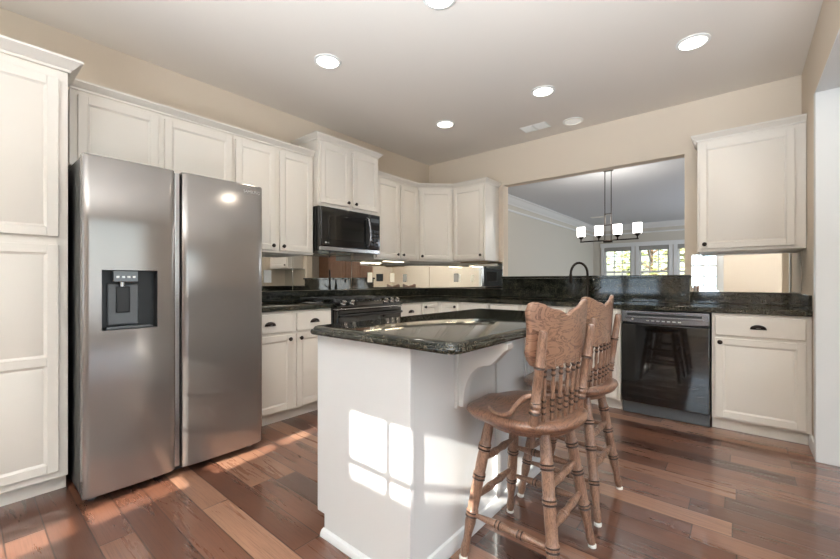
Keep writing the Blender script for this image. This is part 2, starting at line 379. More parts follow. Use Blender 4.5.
def tree(x, y, h, r, m, label, n=900):
    t = thing('tree', label, 'tree', (x, y, -.3), 0, 'trees outside the dining room windows')
    bm = nb(); lathe(bm, (0, 0, 0), (.1, .05, h*.75), [(0, .14), (.3, .1), (1, .03)], 8)
    for k in range(7):
        a = k*2.4; z = h*(.3+.06*k); tube(bm, [(0.05, 0, z), (math.cos(a)*r*.4, math.sin(a)*r*.4, z+.4), (math.cos(a)*r*.8, math.sin(a)*r*.8, z+.9)], [.05, .035, .01], 6)
    obj('trunk', bm, 'bark', t, smooth=40)
    bm = nb()
    for k in range(n):
        while True:
            p = Vector((rnd.uniform(-1, 1), rnd.uniform(-1, 1), rnd.uniform(-1, 1)))
            if p.length < 1: break
        p = Vector((p.x*r, p.y*r, h*.58+p.z*h*.42)); s = rnd.uniform(.07, .17)
        q = Matrix.Rotation(rnd.uniform(0, 6.3), 3, 'Z') @ Matrix.Rotation(rnd.uniform(0, 3), 3, 'X')
        bm.faces.new([bm.verts.new(p+q @ Vector(c)*s) for c in ((-1, 0, 0), (-.3, .45, .1), (1, .1, -.1), (.1, -.5, .12))])
    obj('foliage', bm, m, t)
tree(-6.0, 16.2, 4.6, 1.5, 'leaf1', 'leafy green tree seen through the left dining room window')
tree(-3.1, 19.6, 5.4, 1.9, 'leaf2', 'pale yellow green tree seen through the middle dining room window', 1100)
tree(-.7, 17.0, 5.0, 1.5, 'leaf2', 'pale tree behind the right dining room window')
tree(-7.9, 23.0, 6.0, 2.2, 'leaf2', 'pale tree farthest left beyond the dining room windows', 1100)
tree(2.6, 22.0, 6.0, 2.4, 'leaf1', 'green tree standing farthest right beyond the dining room', 1100)

# ------------------------------------------------------------------ cabinet parts (local: x right, y into the wall, z up, front at y=0)
def panel_door(bm, x0, x1, z0, z1, rails=(), t=.02, fr=.046, rec=.007, bev=.011):
    """framed door with recessed panel(s); front face at y=-t"""
    xs0, xs1 = x0+fr, x1-fr; zr = [z0+fr]
    for r in rails: zr += [r-fr*.5, r+fr*.5]
    zr.append(z1-fr)
    box(bm, x0, xs0, -t, 0, z0, z1); box(bm, xs1, x1, -t, 0, z0, z1)
    zs = [z0]+zr+[z1]
    for i in range(0, len(zs), 2): box(bm, xs0, xs1, -t, 0, zs[i], zs[i+1])
    for i in range(1, len(zs)-1, 2):
        a, b = zs[i], zs[i+1]
        o = [(xs0, -t, a), (xs1, -t, a), (xs1, -t, b), (xs0, -t, b)]
        q = [(xs0+bev, -t+rec, a+bev), (xs1-bev, -t+rec, a+bev), (xs1-bev, -t+rec, b-bev), (xs0+bev, -t+rec, b-bev)]
        k = bev+.007
        q2 = [(xs0+k, -t+rec-.003, a+k), (xs1-k, -t+rec-.003, a+k), (xs1-k, -t+rec-.003, b-k), (xs0+k, -t+rec-.003, b-k)]
        O = [bm.verts.new(p) for p in o]; Q = [bm.verts.new(p) for p in q]; Q2 = [bm.verts.new(p) for p in q2]
        for j in range(4):
            bm.faces.new((O[j], O[(j+1) % 4], Q[(j+1) % 4], Q[j])); bm.faces.new((Q[j], Q[(j+1) % 4], Q2[(j+1) % 4], Q2[j]))
        bm.faces.new(Q2)
def knob(parent, x, z, y=-.02):
    bm = nb(); lathe(bm, (x, y+.001, z), (x, y-.028, z), [(0, .009), (.12, .0065), (.45, .0055), (.55, .013), (.7, .0165), (.88, .014), (1, .006)], 14)
    return obj('knob', bm, 'bronze_knob', parent, smooth=50)
def cup_pull(parent, x, z, y=-.02, wd=.045):
    bm = nb(); n = 12; rings = []
    for i in range(7):
        a = i/6*PI/2; ring = []
        for k in range(n+1):
            b = PI*k/n; ring.append(bm.verts.new((x+wd*math.cos(b)*math.cos(a*.0)*(.35+.65*math.cos(a)) , y-.026*math.sin(a)*(.5+.5*math.sin(b)), z-.012+.03*math.sin(b)*(.3+.7*math.cos(a)))))
        rings.append(ring)
    for r0, r1 in zip(rings, rings[1:]):
        for k in range(n): bm.faces.new((r0[k], r0[k+1], r1[k+1], r1[k]))
    box(bm, x-wd, x+wd, y-.004, y, z-.016, z-.010)
    o = obj('cup_pull', bm, 'bronze_knob', parent, smooth=60)
    s = o.modifiers.new('solid', 'SOLIDIFY'); s.thickness = .003; return o
def cabinet(name, label, loc, rz, w_, d, z0, z1, doors=(), drawers=(), toe=0, group=None, m='cab', cat='cabinet'):
    """doors: (x0,x1,z0,z1,knob or None,rails); drawers: (x0,x1,z0,z1,pull?)"""
    t = thing(name, label, cat, loc, rz, group)
    bm = nb(); box(bm, 0, w_, 0, d, z0+toe, z1)
    obj('body', bm, m, t, .002)
    if toe: boxobj('toe_kick', (0, w_, .06, d, z0, z0+toe), m, t)
    for dr in doors:
        bm = nb(); panel_door(bm, dr[0], dr[1], dr[2], dr[3], dr[5] if len(dr) > 5 else ()); o = obj('door', bm, m, t, .0025)
        if dr[4]: knob(o, *dr[4])
    for dr in drawers:
        bm = nb(); x0, x1, a, b = dr[:4]; box(bm, x0, x1, -.02, 0, a, b); o = obj('drawer', bm, m, t, .005, None, 3)
        if dr[4]: cup_pull(o, (x0+x1)/2, (a+b)/2)
    return t
LR = PI/2     # faces +X on the left wall
UP = 'upper cabinets'; BS = 'base cabinets'
# tall pantry cabinet at the left edge
y0 = -.36
cabinet('tall_cabinet', 'tall cream pantry cabinet left of the refrigerator', (-2.74, y0, 0), LR, .378-y0, .62, 0, 2.215,
        doors=[(.03, .70, 1.343, 2.165, None), (.03, .70, .125, 1.30, None, (.70,))], toe=.085)
# uppers on the left wall (local x = world y - y0)
y0 = .425
cabinet('upper_cabinet', 'cream upper cabinet above the refrigerator', (XU, y0, 0), LR, 1.377-y0, .328, 1.80, 2.25,
        doors=[(.46-y0, .872-y0, 1.83, 2.222, None), (.91-y0, 1.362-y0, 1.83, 2.222, None)], group=UP)
y0 = 1.378
cabinet('upper_cabinet', 'cream upper cabinet between refrigerator and microwave', (XU, y0, 0), LR, 2.108-y0, .328, 1.352, 2.25,
        doors=[(1.393-y0, 1.727-y0, 1.372, 2.222, (1.700-y0, 1.41)), (1.767-y0, 2.092-y0, 1.372, 2.222, (1.795-y0, 1.41))], group=UP)
XM = XL+.40; y0 = 2.112
cabinet('upper_cabinet', 'raised cream upper cabinet directly above the black microwave', (XM, y0, 0), LR, 2.872-y0, .398, 1.805, 2.41,
        doors=[(2.135-y0, 2.475-y0, 1.835, 2.385, (2.447-y0, 1.872)), (2.515-y0, 2.855-y0, 1.835, 2.385, (2.543-y0, 1.872))], group=UP)
y0 = 2.876
cabinet('upper_cabinet', 'cream upper cabinet between microwave and diagonal corner cabinet', (XU, y0, 0), LR, 3.618-y0, .328, 1.352, 2.25,
        doors=[(2.905-y0, 3.258-y0, 1.372, 2.222, (3.228-y0, 1.415)), (3.292-y0, 3.606-y0, 1.372, 2.222, (3.322-y0, 1.415))], group=UP)
# diagonal corner upper
cx0, cy0, cx1, cy1 = XU, 3.620, -2.726, YU
t = thing('corner_cabinet', 'cream diagonal corner upper cabinet with one door', 'cabinet', (cx0, cy0, 0), math.atan2(cy1-cy0, cx1-cx0), UP)
inv = Matrix.Rotation(-math.atan2(cy1-cy0, cx1-cx0), 2)
poly = [inv @ (Vector(p)-Vector((cx0, cy0))) for p in ((cx0, cy0), (cx1, cy1), (cx1, YB-.002), (XL+.002, YB-.002), (XL+.002, cy0))]
bm = nb(); prism(bm, [(p.x, p.y) for p in poly], 'z', 1.352, 2.25); obj('body', bm, 'cab', t, .002)
wd = math.hypot(cx1-cx0, cy1-cy0); bm = nb(); panel_door(bm, .02, wd-.02, 1.372, 2.222); o = obj('door', bm, 'cab', t, .0025); knob(o, .05, 1.415)
x0 = -2.723
cabinet('upper_cabinet', 'cream upper cabinet on back wall left of the pass-through', (x0, YU, 0), 0, -2.275-x0, .328, 1.352, 2.25,
        doors=[(.012, .430, 1.372, 2.222, (.400, 1.415))], group=UP)
x0 = -.280
cabinet('upper_cabinet', 'cream single door upper cabinet right of the pass-through', (x0, YU, 0), 0, XR-.003-x0, .328, 1.350, 2.255,
        doors=[(.018, .578, 1.375, 2.225, (.050, 1.41))], group=UP)
# crown moldings (top level, one per run)
cp = [(0, 0), (.008, 0), (.010, .012), (.017, .016), (.032, .036), (.040, .041), (.040, .052), (0, .052)]
cpb = [(0, 0), (.008, 0), (.012, .012), (.022, .018), (.044, .044), (.054, .050), (.054, .062), (0, .062)]
def crown_run(path, z, prof, label):
    bm = nb(); sweep(bm, path, [(o, z+h) for o, h in prof]); o = obj('crown_molding', bm, 'cab', None, smooth=30); tag(o, label, 'molding', 'cabinet crown moldings')
# outside lies on the right of the path direction
crown_run([(-2.739, -.36), (-2.739, .378), (XU-.01, .378)], 2.215, cpb, 'wide crown molding on top of the tall pantry cabinet')
crown_run([(XU, .425), (XU, 2.108)], 2.25, cp, 'crown molding running above refrigerator and its neighbor cabinet')
crown_run([(XL+.01, 2.112), (XM, 2.112), (XM, 2.872), (XL+.01, 2.872)], 2.41, cp, 'raised crown molding on the cabinet above the microwave')
crown_run([(XU, 2.878), (cx0, cy0), (cx1, YU), (-2.275, YU), (-2.275, YB-.005)], 2.25, cp, 'angled crown molding wrapping the corner cabinets')
crown_run([(-.280, YB-.005), (-.280, YU), (XR-.004, YU)], 2.255, cp, 'crown molding on the cabinet right of the pass-through')
# base cabinets
y0 = 1.312
cabinet('base_cabinet', 'cream base cabinet between refrigerator and range', (XB, y0, 0), LR, 2.098-y0, .608, 0, .875, toe=.09, group=BS,
        doors=[(1.33-y0, 1.712-y0, .105, .690, (1.684-y0, .655)), (1.752-y0, 2.088-y0, .105, .690, (1.782-y0, .655))],
        drawers=[(1.33-y0, 1.712-y0, .712, .858, 1), (1.752-y0, 2.088-y0, .712, .858, 1)])
y0 = 2.952
cabinet('base_cabinet', 'narrow cream base cabinet right of the range', (XB, y0, 0), LR, 3.33-y0, .608, 0, .875, toe=.09, group=BS,
        doors=[(.03, .36, .105, .69, (.33, .655))], drawers=[(.03, .36, .712, .858, 1)])
# L-shaped corner base
t = thing('corner_base_cabinet', 'cream L-shaped corner base cabinet with two folding doors', 'cabinet', (XB, YF, 0), 0, BS)
bm = nb(); prism(bm, [(-.608, .608), (-.608, -.31), (0, -.31), (0, 0), (.31, 0), (.31, .608)], 'z', .09, .875); obj('body', bm, 'cab', t, .002)
bm = nb(); prism(bm, [(-.608, .608), (-.608, -.31), (-.06, -.31), (-.06, .06), (.31, .06), (.31, .608)], 'z', 0, .09); obj('toe_kick', bm, 'cab', t)
bm = nb(); panel_door(bm, .005+.02, .295, .105, .858); o = obj('door', bm, 'cab', t, .0025); knob(o, .265, .82)
bm = nb(); panel_door(bm, 0, .27, .105, .858); bm.transform(Matrix.Translation((0, -.295, 0)) @ Matrix.Rotation(LR, 4, 'Z')); o = obj('door', bm, 'cab', t, .0025)
bm = nb(); lathe(bm, (.019, -.265, .82), (.048, -.265, .82), [(0, .009), (.12, .0065), (.45, .0055), (.55, .013), (.7, .0165), (.88, .014), (1, .006)], 14); obj('knob', bm, 'bronze_knob', o, smooth=50)
x0 = -2.44
cabinet('base_cabinet', 'cream base cabinet right of the corner base cabinet', (x0, YF, 0), 0, -2.065-x0, .608, 0, .875, toe=.09, group=BS,
        doors=[(.03, .345, .105, .69, (.06, .655))], drawers=[(.03, .345, .712, .858, 1)])
x0 = -2.062
cabinet('base_cabinet', 'cream base cabinet on back wall left of the sink', (x0, YF, 0), 0, -1.70-x0, .608, 0, .875, toe=.09, group=BS,
        doors=[(.03, .335, .105, .69, (.30, .655))], drawers=[(.03, .335, .712, .858, 1)])
x0 = -1.697
t = thing('sink_cabinet', 'cream sink base cabinet left of the dishwasher', 'cabinet', (x0, YF, 0), 0, BS); ww = -.792-x0
bm = nb(); box(bm, 0, ww, 0, .02, .09, .875); box(bm, 0, .018, .02, .608, .09, .875); box(bm, ww-.018, ww, .02, .608, .09, .875); box(bm, .018, ww-.018, .59, .608, .09, .875); box(bm, .018, ww-.018, .02, .59, .09, .11)
obj('body', bm, 'cab', t, .002); boxobj('toe_kick', (0, ww, .06, .608, 0, .09), 'cab', t)
for a, b, kx in ((.03, ww/2-.015, ww/2-.045), (ww/2+.015, ww-.03, ww/2+.045)):
    bm = nb(); panel_door(bm, a, b, .105, .69); o = obj('door', bm, 'cab', t, .0025); knob(o, kx, .655)
    boxobj('drawer_front', (a, b, -.02, 0, .712, .858), 'cab', t, .005)
x0 = -.172
cabinet('base_cabinet', 'white base cabinet right of the dishwasher', (x0, YF, 0), 0, XR-.003-x0, .608, 0, .875, toe=.09, group=BS,
        doors=[(.022, .503, .108, .692, (.050, .662))], drawers=[(.022, .503, .712, .856, 1)])

# ------------------------------------------------------------------ worktops
edge = [(-.010, .876), (0, .880), (0, .904), (-.004, .911), (-.012, .914)]
def inset(l): return [(a, z) for a, z in l]
y1 = 2.103
bm = nb(); slab(bm, [(XL+.002, 1.312), (XL+.002, y1), (XB+.025, y1), (XB+.025, 1.312)][::-1], edge)
t = thing('countertop', 'dark granite countertop between refrigerator and range', 'countertop', (0, 0, 0))
obj('slab', bm, 'granite', t, smooth=25)
o = boxobj('granite_backsplash', (XL+.002, XL+.022, 1.312, 2.103, .915, 1.016), 'granite', None, .003); tag(o, 'dark granite strip on the wall between refrigerator and range', 'backsplash')
t = thing('countertop', 'dark granite countertop along the back wall with the sink', 'countertop', (0, 0, 0))
SX0, SX1, SY0, SY1 = -1.66, -.90, 3.72, 4.10
pts = [(XL+.002, 2.948), (XL+.002, YB-.002), (XR-.002, YB-.002), (XR-.002, YF-.025), (XB+.025, YF-.025), (XB+.025, 2.948)]
bm = nb()
# L slab assembled round the sink cut-out
def rect(bm, x0, x1, y0_, y1_): box(bm, x0, x1, y0_, y1_, .876, .914)
rect(bm, XL+.002, XB+.025, 2.948, YF-.025); rect(bm, XL+.002, SX0, YF-.025, YB-.002); rect(bm, SX1, XR-.002, YF-.025, YB-.002)
rect(bm, SX0, SX1, YF-.025, SY0); rect(bm, SX0, SX1, SY1, YB-.002)
bmesh.ops.remove_doubles(bm, verts=bm.verts[:], dist=1e-4)
obj('slab', bm, 'granite', t, .003)
for d, l in (((XL+.002, XL+.022, 2.948, YB-.002, .915, 1.016), 'dark granite strip on the left wall from range to corner'),
             ((XL+.0225, OX0-.005, YB-.022, YB-.002, .915, 1.016), 'dark granite strip on back wall below the corner mirror'),
             ((OX1+.042, XR-.002, YB-.022, YB-.002, .915, 1.016), 'dark granite strip on back wall below the right upper cabinet'),
             ((XR-.022, XR-.002, YF, YB-.0225, .915, 1.016), 'short dark granite strip on the right wall end'),
             ((OX0-.003, OX1+.04, YB-.022, YB-.002, .915, 1.140), 'tall dark granite backsplash below the pass-through')):
    o = boxobj('granite_backsplash', d, 'granite', None, .003); tag(o, l, 'backsplash')
bm = nb(); box(bm, OX0-.006, OX1+.05, YB-.05, YB-.002, 1.141, 1.168); box(bm, OX0+.002, OX1-.002, YB-.002, YB+.16, 1.141, 1.168)
o = obj('granite_ledge', bm, 'granite', None, .005); tag(o, 'dark granite ledge along the bottom of the pass-through', 'ledge')
# range backsplash strip
o = boxobj('granite_backsplash', (XL+.002, XL+.022, 2.106, 2.945, .914, 1.016), 'granite', None, .003); tag(o, 'dark granite strip on the wall behind the range', 'backsplash')
# sink and faucet
t = thing('sink', 'stainless undermount sink below the pass-through', 'sink', ((SX0+SX1)/2, (SY0+SY1)/2, .70)); hx = (SX1-SX0)/2+.012; hy = (SY1-SY0)/2+.012
bm = nb(); box(bm, -hx, hx, -hy, hy, 0, .008); box(bm, -hx, -hx+.011, -hy, hy, .008, .175); box(bm, hx-.011, hx, -hy, hy, .008, .175); box(bm, -hx+.011, hx-.011, -hy, -hy+.011, .008, .175); box(bm, -hx+.011, hx-.011, hy-.011, hy, .008, .175)
obj('basin', bm, 'steel', t, .003)
bm = nb(); cyl(bm, (0, .05, .008), (0, .05, .012), .045); obj('drain', bm, 'darksteel', t, smooth=40)
t = thing('faucet', 'tall dark bronze gooseneck faucet on the back counter', 'faucet', (-1.215, 4.165, .914))
bm = nb(); lathe(bm, (0, 0, 0), (0, 0, .15), [(0, .030), (.06, .030), (.1, .024), (.8, .022), (.9, .019), (1, .016)], 18); obj('base', bm, 'bronze', t, smooth=40)
dirv = Vector((-.80, -.60, 0)); pts = [(0, 0, .14), (0, 0, .27)]
for k in range(1, 13):
    a = PI*k/12; pts.append(dirv*(.085-.085*math.cos(a))+Vector((0, 0, .27+.115*math.sin(a))))
bm = nb(); tube(bm, pts, .0125, 12); obj('spout', bm, 'bronze', t, smooth=60)
e = dirv*.17; bm = nb(); lathe(bm, (e.x, e.y, .272), (e.x, e.y, .175), [(0, .013), (.2, .017), (.8, .018), (1, .014)], 14); obj('spray_head', bm, 'bronze', t, smooth=50)
bm = nb(); tube(bm, [(.02, -.01, .09), (.05, -.03, .10), (.085, -.05, .135)], [.01, .008, .006], 8); obj('lever', bm, 'bronze', t, smooth=60)

# ------------------------------------------------------------------ mirrors and plates
def mirror(d, label):
    bm = nb(); box(bm, *d); o = obj('mirror_panel', bm, 'mirror', None, .0015); tag(o, label, 'mirror', 'mirrored backsplash panels')
mx0, mx1 = XL+.001, XL+.006
mirror((mx0, mx1, 1.305, 2.10, 1.018, 1.350), 'mirrored backsplash panel between refrigerator and range')
mirror((mx0, mx1, 2.103, 2.84, 1.018, 1.388), 'mirrored backsplash panel behind the range')
mirror((mx0, mx1, 2.845, YB-.008, 1.018, 1.350), 'mirrored backsplash panel from range to corner')
mirror((XL+.008, OX0-.006, YB-.006, YB-.001, 1.018, 1.350), 'mirrored backsplash panel on the back wall beside the pass-through')
mirror((OX1+.052, XR-.004, YB-.006, YB-.001, 1.018, 1.348), 'mirrored backsplash panel under the right upper cabinet')
def outlet(loc, rz, label, gang=1, m='white'):
    t = thing('outlet', label, 'outlet', loc, rz, 'outlets'); w_ = .035*gang+.002
    boxobj('plate', (-w_, w_, -.005, 0, -.058, .058), m, t, .003)
    for g in range(gang):
        x = (g-(gang-1)/2)*.046
        for s in (-1, 1):
            bm = nb(); box(bm, x-.014, x+.014, -.008, -.005, s*.022-.014, s*.022+.014); obj('socket', bm, m, t, .002)
outlet((mx1, 1.84, 1.155), LR, 'white outlet on mirror nearest the refrigerator')
outlet((mx1, 3.12, 1.155), LR, 'white outlet on mirror just right of the range')
outlet((mx1, 3.50, 1.155), LR, 'white outlet on left wall mirror nearest the corner')
outlet((-2.90, YB-.006, 1.155), 0, 'white outlet on the back wall mirror near the corner')
outlet((-2.37, YB-.006, 1.165), 0, 'black outlet on back mirror beside the pass-through', 2, 'blackplastic')

# under cabinet lights
def ulight(loc, rz, ln, m, label, power):
    t = thing('under_cabinet_light', label, 'light', loc, rz, 'under cabinet lights')
    boxobj('housing', (-ln/2, ln/2, -.03, .03, -.010, 0), 'white' if power else 'oakstrip', t, .002)
    boxobj('lens', (-ln/2+.01, ln/2-.01, -.022, .022, -.015, -.010), m, t, .002)
    if power:
        o = area('strip_glow', (0, 0, -.02), (0, 0, 0), ln-.03, .04, power, (1, .82, .58)); o.parent = t
ulight((XU-.13, 3.32, 1.352), LR, .34, 'strip', 'lit under cabinet light right of the microwave', 1.2)
ulight((-2.50, YU+.12, 1.352), 0, .36, 'oakstrip', 'unlit tan under cabinet light on the back wall', 0)

# ------------------------------------------------------------------ refrigerator (front at x=-2.46)
t = thing('refrigerator', 'dark stainless side by side refrigerator with water dispenser', 'refrigerator', (-2.447, .392, 0), LR)
FW = .918
bm = nb(); box(bm, .006, FW-.006, .075, .86, .03, 1.74); obj('body', bm, 'blackplastic', t, .004)
def fdoor(x0, x1, hole=None, rec_side=None):
    z0, z1 = .04, 1.738; bm = nb(); xs = [x0, x0+.012]
    xs += [x0+(x1-x0)*k/14 for k in range(1, 14)]; xs += [x1-.012, x1]
    if hole: xs = [x for x in xs if not (hole[0]-.012 < x < hole[0]+.012 or hole[1]-.012 < x < hole[1]+.012)]+[hole[0], hole[1]]
    xs = sorted(xs); zs = [z0, z0+.01]+([hole[2], hole[3]] if hole else [])+[1.2 if not hole else 1.4, z1-.01, z1]
    def yy(x, z):
        u = (x-x0)/(x1-x0)*2-1; y = .009*u*u
        if x in (xs[0], xs[-1]): y += .008
        if z in (z0, z1): y += .008
        return y
    V = {(x, z): bm.verts.new((x, yy(x, z), z)) for x in xs for z in zs}
    for i in range(len(xs)-1):
        for j in range(len(zs)-1):
            if hole and hole[0]-1e-6 <= xs[i] < hole[1]-1e-6 and hole[2]-1e-6 <= zs[j] < hole[3]-1e-6: continue
            bm.faces.new((V[xs[i], zs[j]], V[xs[i+1], zs[j]], V[xs[i+1], zs[j+1]], V[xs[i], zs[j+1]]))
    B = {}
    def back(x, z):
        if (x, z) not in B: B[x, z] = bm.verts.new((x, .068, z))
        return B[x, z]
    for i in range(len(xs)-1):
        for z in (zs[0], zs[-1]): bm.faces.new((V[xs[i], z], V[xs[i+1], z], back(xs[i+1], z), back(xs[i], z)))
    for j in range(len(zs)-1):
        for x in (xs[0], xs[-1]): bm.faces.new((V[x, zs[j]], V[x, zs[j+1]], back(x, zs[j+1]), back(x, zs[j])))
    bm.faces.new([back(xs[0], zs[0]), back(xs[-1], zs[0]), back(xs[-1], zs[-1]), back(xs[0], zs[-1])])
    return bm
hole = (.072, .312, .862, 1.168)
d1 = obj('freezer_door', fdoor(0, .398, hole), 'fridge', t, smooth=40)
d2 = obj('refrigerator_door', fdoor(.438, FW), 'fridge', t, smooth=40)
boxobj('handle_recess', (.400, .428, .022, .068, .055, 1.728), 'steel', d1, .004)
text('logo_lettering', 'SAMSUNG', .024, 'logo', d2, (.842, .0024, 1.690), RX)
# dispenser
bm = nb(); x0_, x1_, a, b = hole; dp = .062
for q in (((x0_, 0.004, a), (x0_, dp, a), (x0_, dp, b), (x0_, .004, b)), ((x1_, .004, a), (x1_, .004, b), (x1_, dp, b), (x1_, dp, a)),
          ((x0_, .004, a), (x1_, .004, a), (x1_, dp, a), (x0_, dp, a)), ((x0_, .004, b), (x0_, dp, b), (x1_, dp, b), (x1_, .004, b)), ((x0_, dp, a), (x1_, dp, a), (x1_, dp, b), (x0_, dp, b))):
    bm.faces.new([bm.verts.new(p) for p in q])
disp = obj('dispenser', bm, 'blackplastic', d1)
bm = nb(); box(bm, x0_+.045, x1_-.085, .006, .060, b-.062, b-.001); obj('control_panel', bm, 'blackglass', disp, .004)
for k in range(4):
    boxobj('button', (x0_+.060+k*.023, x0_+.072+k*.023, .0045, .007, b-.04, b-.03), 'logo', disp)
bm = nb(); box(bm, x0_+.03, x1_-.075, .045, .060, a+.02, b-.07); obj('back_plate', bm, 'greyplastic', disp, .006)
bm = nb(); box(bm, x0_+.065, x1_-.115, .036, .046, a+.085, b-.085); obj('paddle', bm, 'blackplastic', disp, .006)
bm = nb(); cyl(bm, (x0_+.09, .036, b-.062), (x0_+.09, .036, b-.085), .013, 14); obj('nozzle', bm, 'steel', disp, smooth=40)
boxobj('drip_tray', (x0_+.02, x1_-.02, .012, .060, a+.002, a+.014), 'greyplastic', disp, .003)
for x in (.03, FW-.07): boxobj('hinge_cover', (x, x+.05, .08, .16, 1.741, 1.752), 'blackplastic', t, .004)
boxobj('base_grille', (.02, FW-.02, .085, .12, .012, .045), 'blackplastic', t)
for x in (.03, FW-.07):
    bm = nb(); cyl(bm, (x+.02, .10, 0), (x+.02, .10, .04), .018, 12); cyl(bm, (x+.02, .78, 0), (x+.02, .78, .04), .018, 12); obj('foot', bm, 'greyplastic', t, smooth=40)

# ------------------------------------------------------------------ range
t = thing('range', 'black gas range with cast iron grates and front knobs', 'range', (-2.745, 2.108, 0), LR); RW = .838
boxobj('body', (0, RW, .0, .595, .09, .895), 'black', t, .003)
boxobj('cooktop', (-.0, RW, -.012, .595, .896, .918), 'black', t, .005)
bm = nb(); prism(bm, [(-.0125, .917), (-.066, .892), (-.070, .884), (-.066, .872), (-.0125, .872)], 'x', 0, RW); obj('control_panel', bm, 'black', t, .003)
boxobj('trim_strip', (.004, RW-.004, -.064, -.003, .856, .871), 'steel', t, .004)
for x in (.085, .185, .62, .70, .78):
    bm = nb(); lathe(bm, (x, -.036, .907), (x, -.053, .942), [(0, .025), (.2, .025), (.3, .021), (.9, .019), (1, .014)], 16); o = obj('knob', bm, 'steel', t, smooth=40)
od = boxobj('oven_door', (.008, RW-.008, -.055, -.002, .25, .852), 'blackglass', t, .006)
bm = nb(); tube(bm, [(.05, -.054, .80), (.05, -.095, .805), (.09, -.105, .805), (RW-.09, -.105, .805), (RW-.05, -.095, .805), (RW-.05, -.054, .80)], .014, 10); obj('handle', bm, 'blackplastic', od, smooth=60)
boxobj('oven_window', (.13, RW-.13, -.058, -.055, .36, .66), 'blackglass', od, .002)
boxobj('drawer', (.008, RW-.008, -.035, -.002, .10, .24), 'black', t, .005)
boxobj('toe_kick', (.03, RW-.03, .06, .5, 0, .09), 'blackplastic', t)
for g in range(3):
    x0_, x1_ = .025+g*.265, .025+g*.265+.255; bm = nb(); y0_, y1_ = .03, .54; z = .952
    for x in (x0_, x1_-.012): box(bm, x, x+.012, y0_, y1_, z-.012, z)
    for y in (y0_, (y0_+y1_)/2-.006, y1_-.012): box(bm, x0_, x1_, y, y+.012, z-.012, z)
    xm = (x0_+x1_)/2; box(bm, xm-.006, xm+.006, y0_, y1_, z-.010, z+.004)
    for yc in (y0_+.125, y1_-.125): box(bm, x0_, x1_, yc-.006, yc+.006, z-.010, z+.004)
    for x in (x0_, x1_-.012):
        for y in (y0_, y1_-.012): box(bm, x, x+.012, y, y+.012, .9185, z-.012)
    obj('grate', bm, 'iron', t, .002)
    for yc in ((y0_+.125, y1_-.125) if g != 1 else ((y0_+y1_)/2,)):
        bm = nb(); lathe(bm, (xm, yc, .9185), (xm, yc, .938), [(0, .05), (.4, .05), (.5, .038), (1, .034)], 20); obj('burner', bm, 'iron', t, smooth=40)

# ------------------------------------------------------------------ microwave (over the range)
t = thing('microwave', 'black over-the-range microwave under the raised cabinet', 'microwave', (XL+.405, 2.118, 1.392), LR); W_ = .748; Hm = .410
boxobj('body', (0, W_, 0, .40, 0, Hm), 'black', t, .003)
dr = boxobj('door', (.002, .590, -.035, -.001, .045, Hm-.005), 'black', t, .006)
boxobj('window', (.085, .515, -.038, -.035, .105, Hm-.075), 'blackglass', dr, .003)
bm = nb(); tube(bm, [(.560, -.034, Hm-.05), (.560, -.066, Hm-.07), (.568, -.074, Hm*.65), (.572, -.076, Hm*.5), (.568, -.074, Hm*.32), (.560, -.066, .085), (.560, -.034, .065)], .011, 10); obj('handle', bm, 'darksteel', dr, smooth=60)
cpn = boxobj('control_panel', (.594, W_-.002, -.033, -.001, .045, Hm-.005), 'blackglass', t, .005)
boxobj('display', (.612, W_-.02, -.035, -.033, Hm-.085, Hm-.045), 'greyplastic', cpn)
for r in range(4):
    for c in range(3): boxobj('button', (.614+c*.040, .642+c*.040, -.0345, -.033, .085+r*.045, .112+r*.045), 'blackplastic', cpn, .001)
boxobj('vent_grille', (.002, W_-.002, -.030, -.001, .002, .041), 'steel', t, .004)
bm = nb(); cyl(bm, (.052, -.0352, .075), (.052, -.037, .075), .010, 18); obj('logo_mark', bm, 'logo', dr)
text('logo_lettering', 'LG', .020, 'logo', dr, (.080, -.0355, .075), RX)

# ------------------------------------------------------------------ dishwasher
x0 = -.786; t = thing('dishwasher', 'black built-in dishwasher between sink cabinet and base cabinet', 'dishwasher', (x0, YF, 0), 0); Wd = .608
boxobj('body', (.004, Wd-.004, 0.004, .57, .10, .865), 'blackplastic', t)
dr = boxobj('door', (.006, Wd-.006, -.03, .002, .105, .757), 'blackglass', t, .006)
fa = nb(); prof = []
n = 14
top = [(.006+(Wd-.012)*k/n, .865) for k in range(n+1)]
bot = [(.006+(Wd-.012)*k/n, .762-.012*math.sin(PI*k/n)+.010) for k in range(n+1)]
prism(fa, top+bot[::-1], 'y', -.036, .002); cp_ = obj('control_panel', fa, 'darksteel', t, .005)
boxobj('handle_pocket', (.05, Wd-.05, -.0395, -.036, .826, .845), 'blackplastic', cp_, .002)
boxobj('handle', (.04, Wd-.04, -.045, -.036, .806, .824), 'darksteel', cp_, .004)
for k in range(7): boxobj('button', (.19+k*.036, .21+k*.036, -.0385, -.036, .786, .793), 'logo', cp_)
bm = nb(); cyl(bm, (.09, -.036, .797), (.09, -.038, .797), .008, 14); obj('logo_mark', bm, 'logo', cp_)
boxobj('toe_panel', (.006, Wd-.006, .015, .05, .004, .10), 'greyplastic', t, .003)

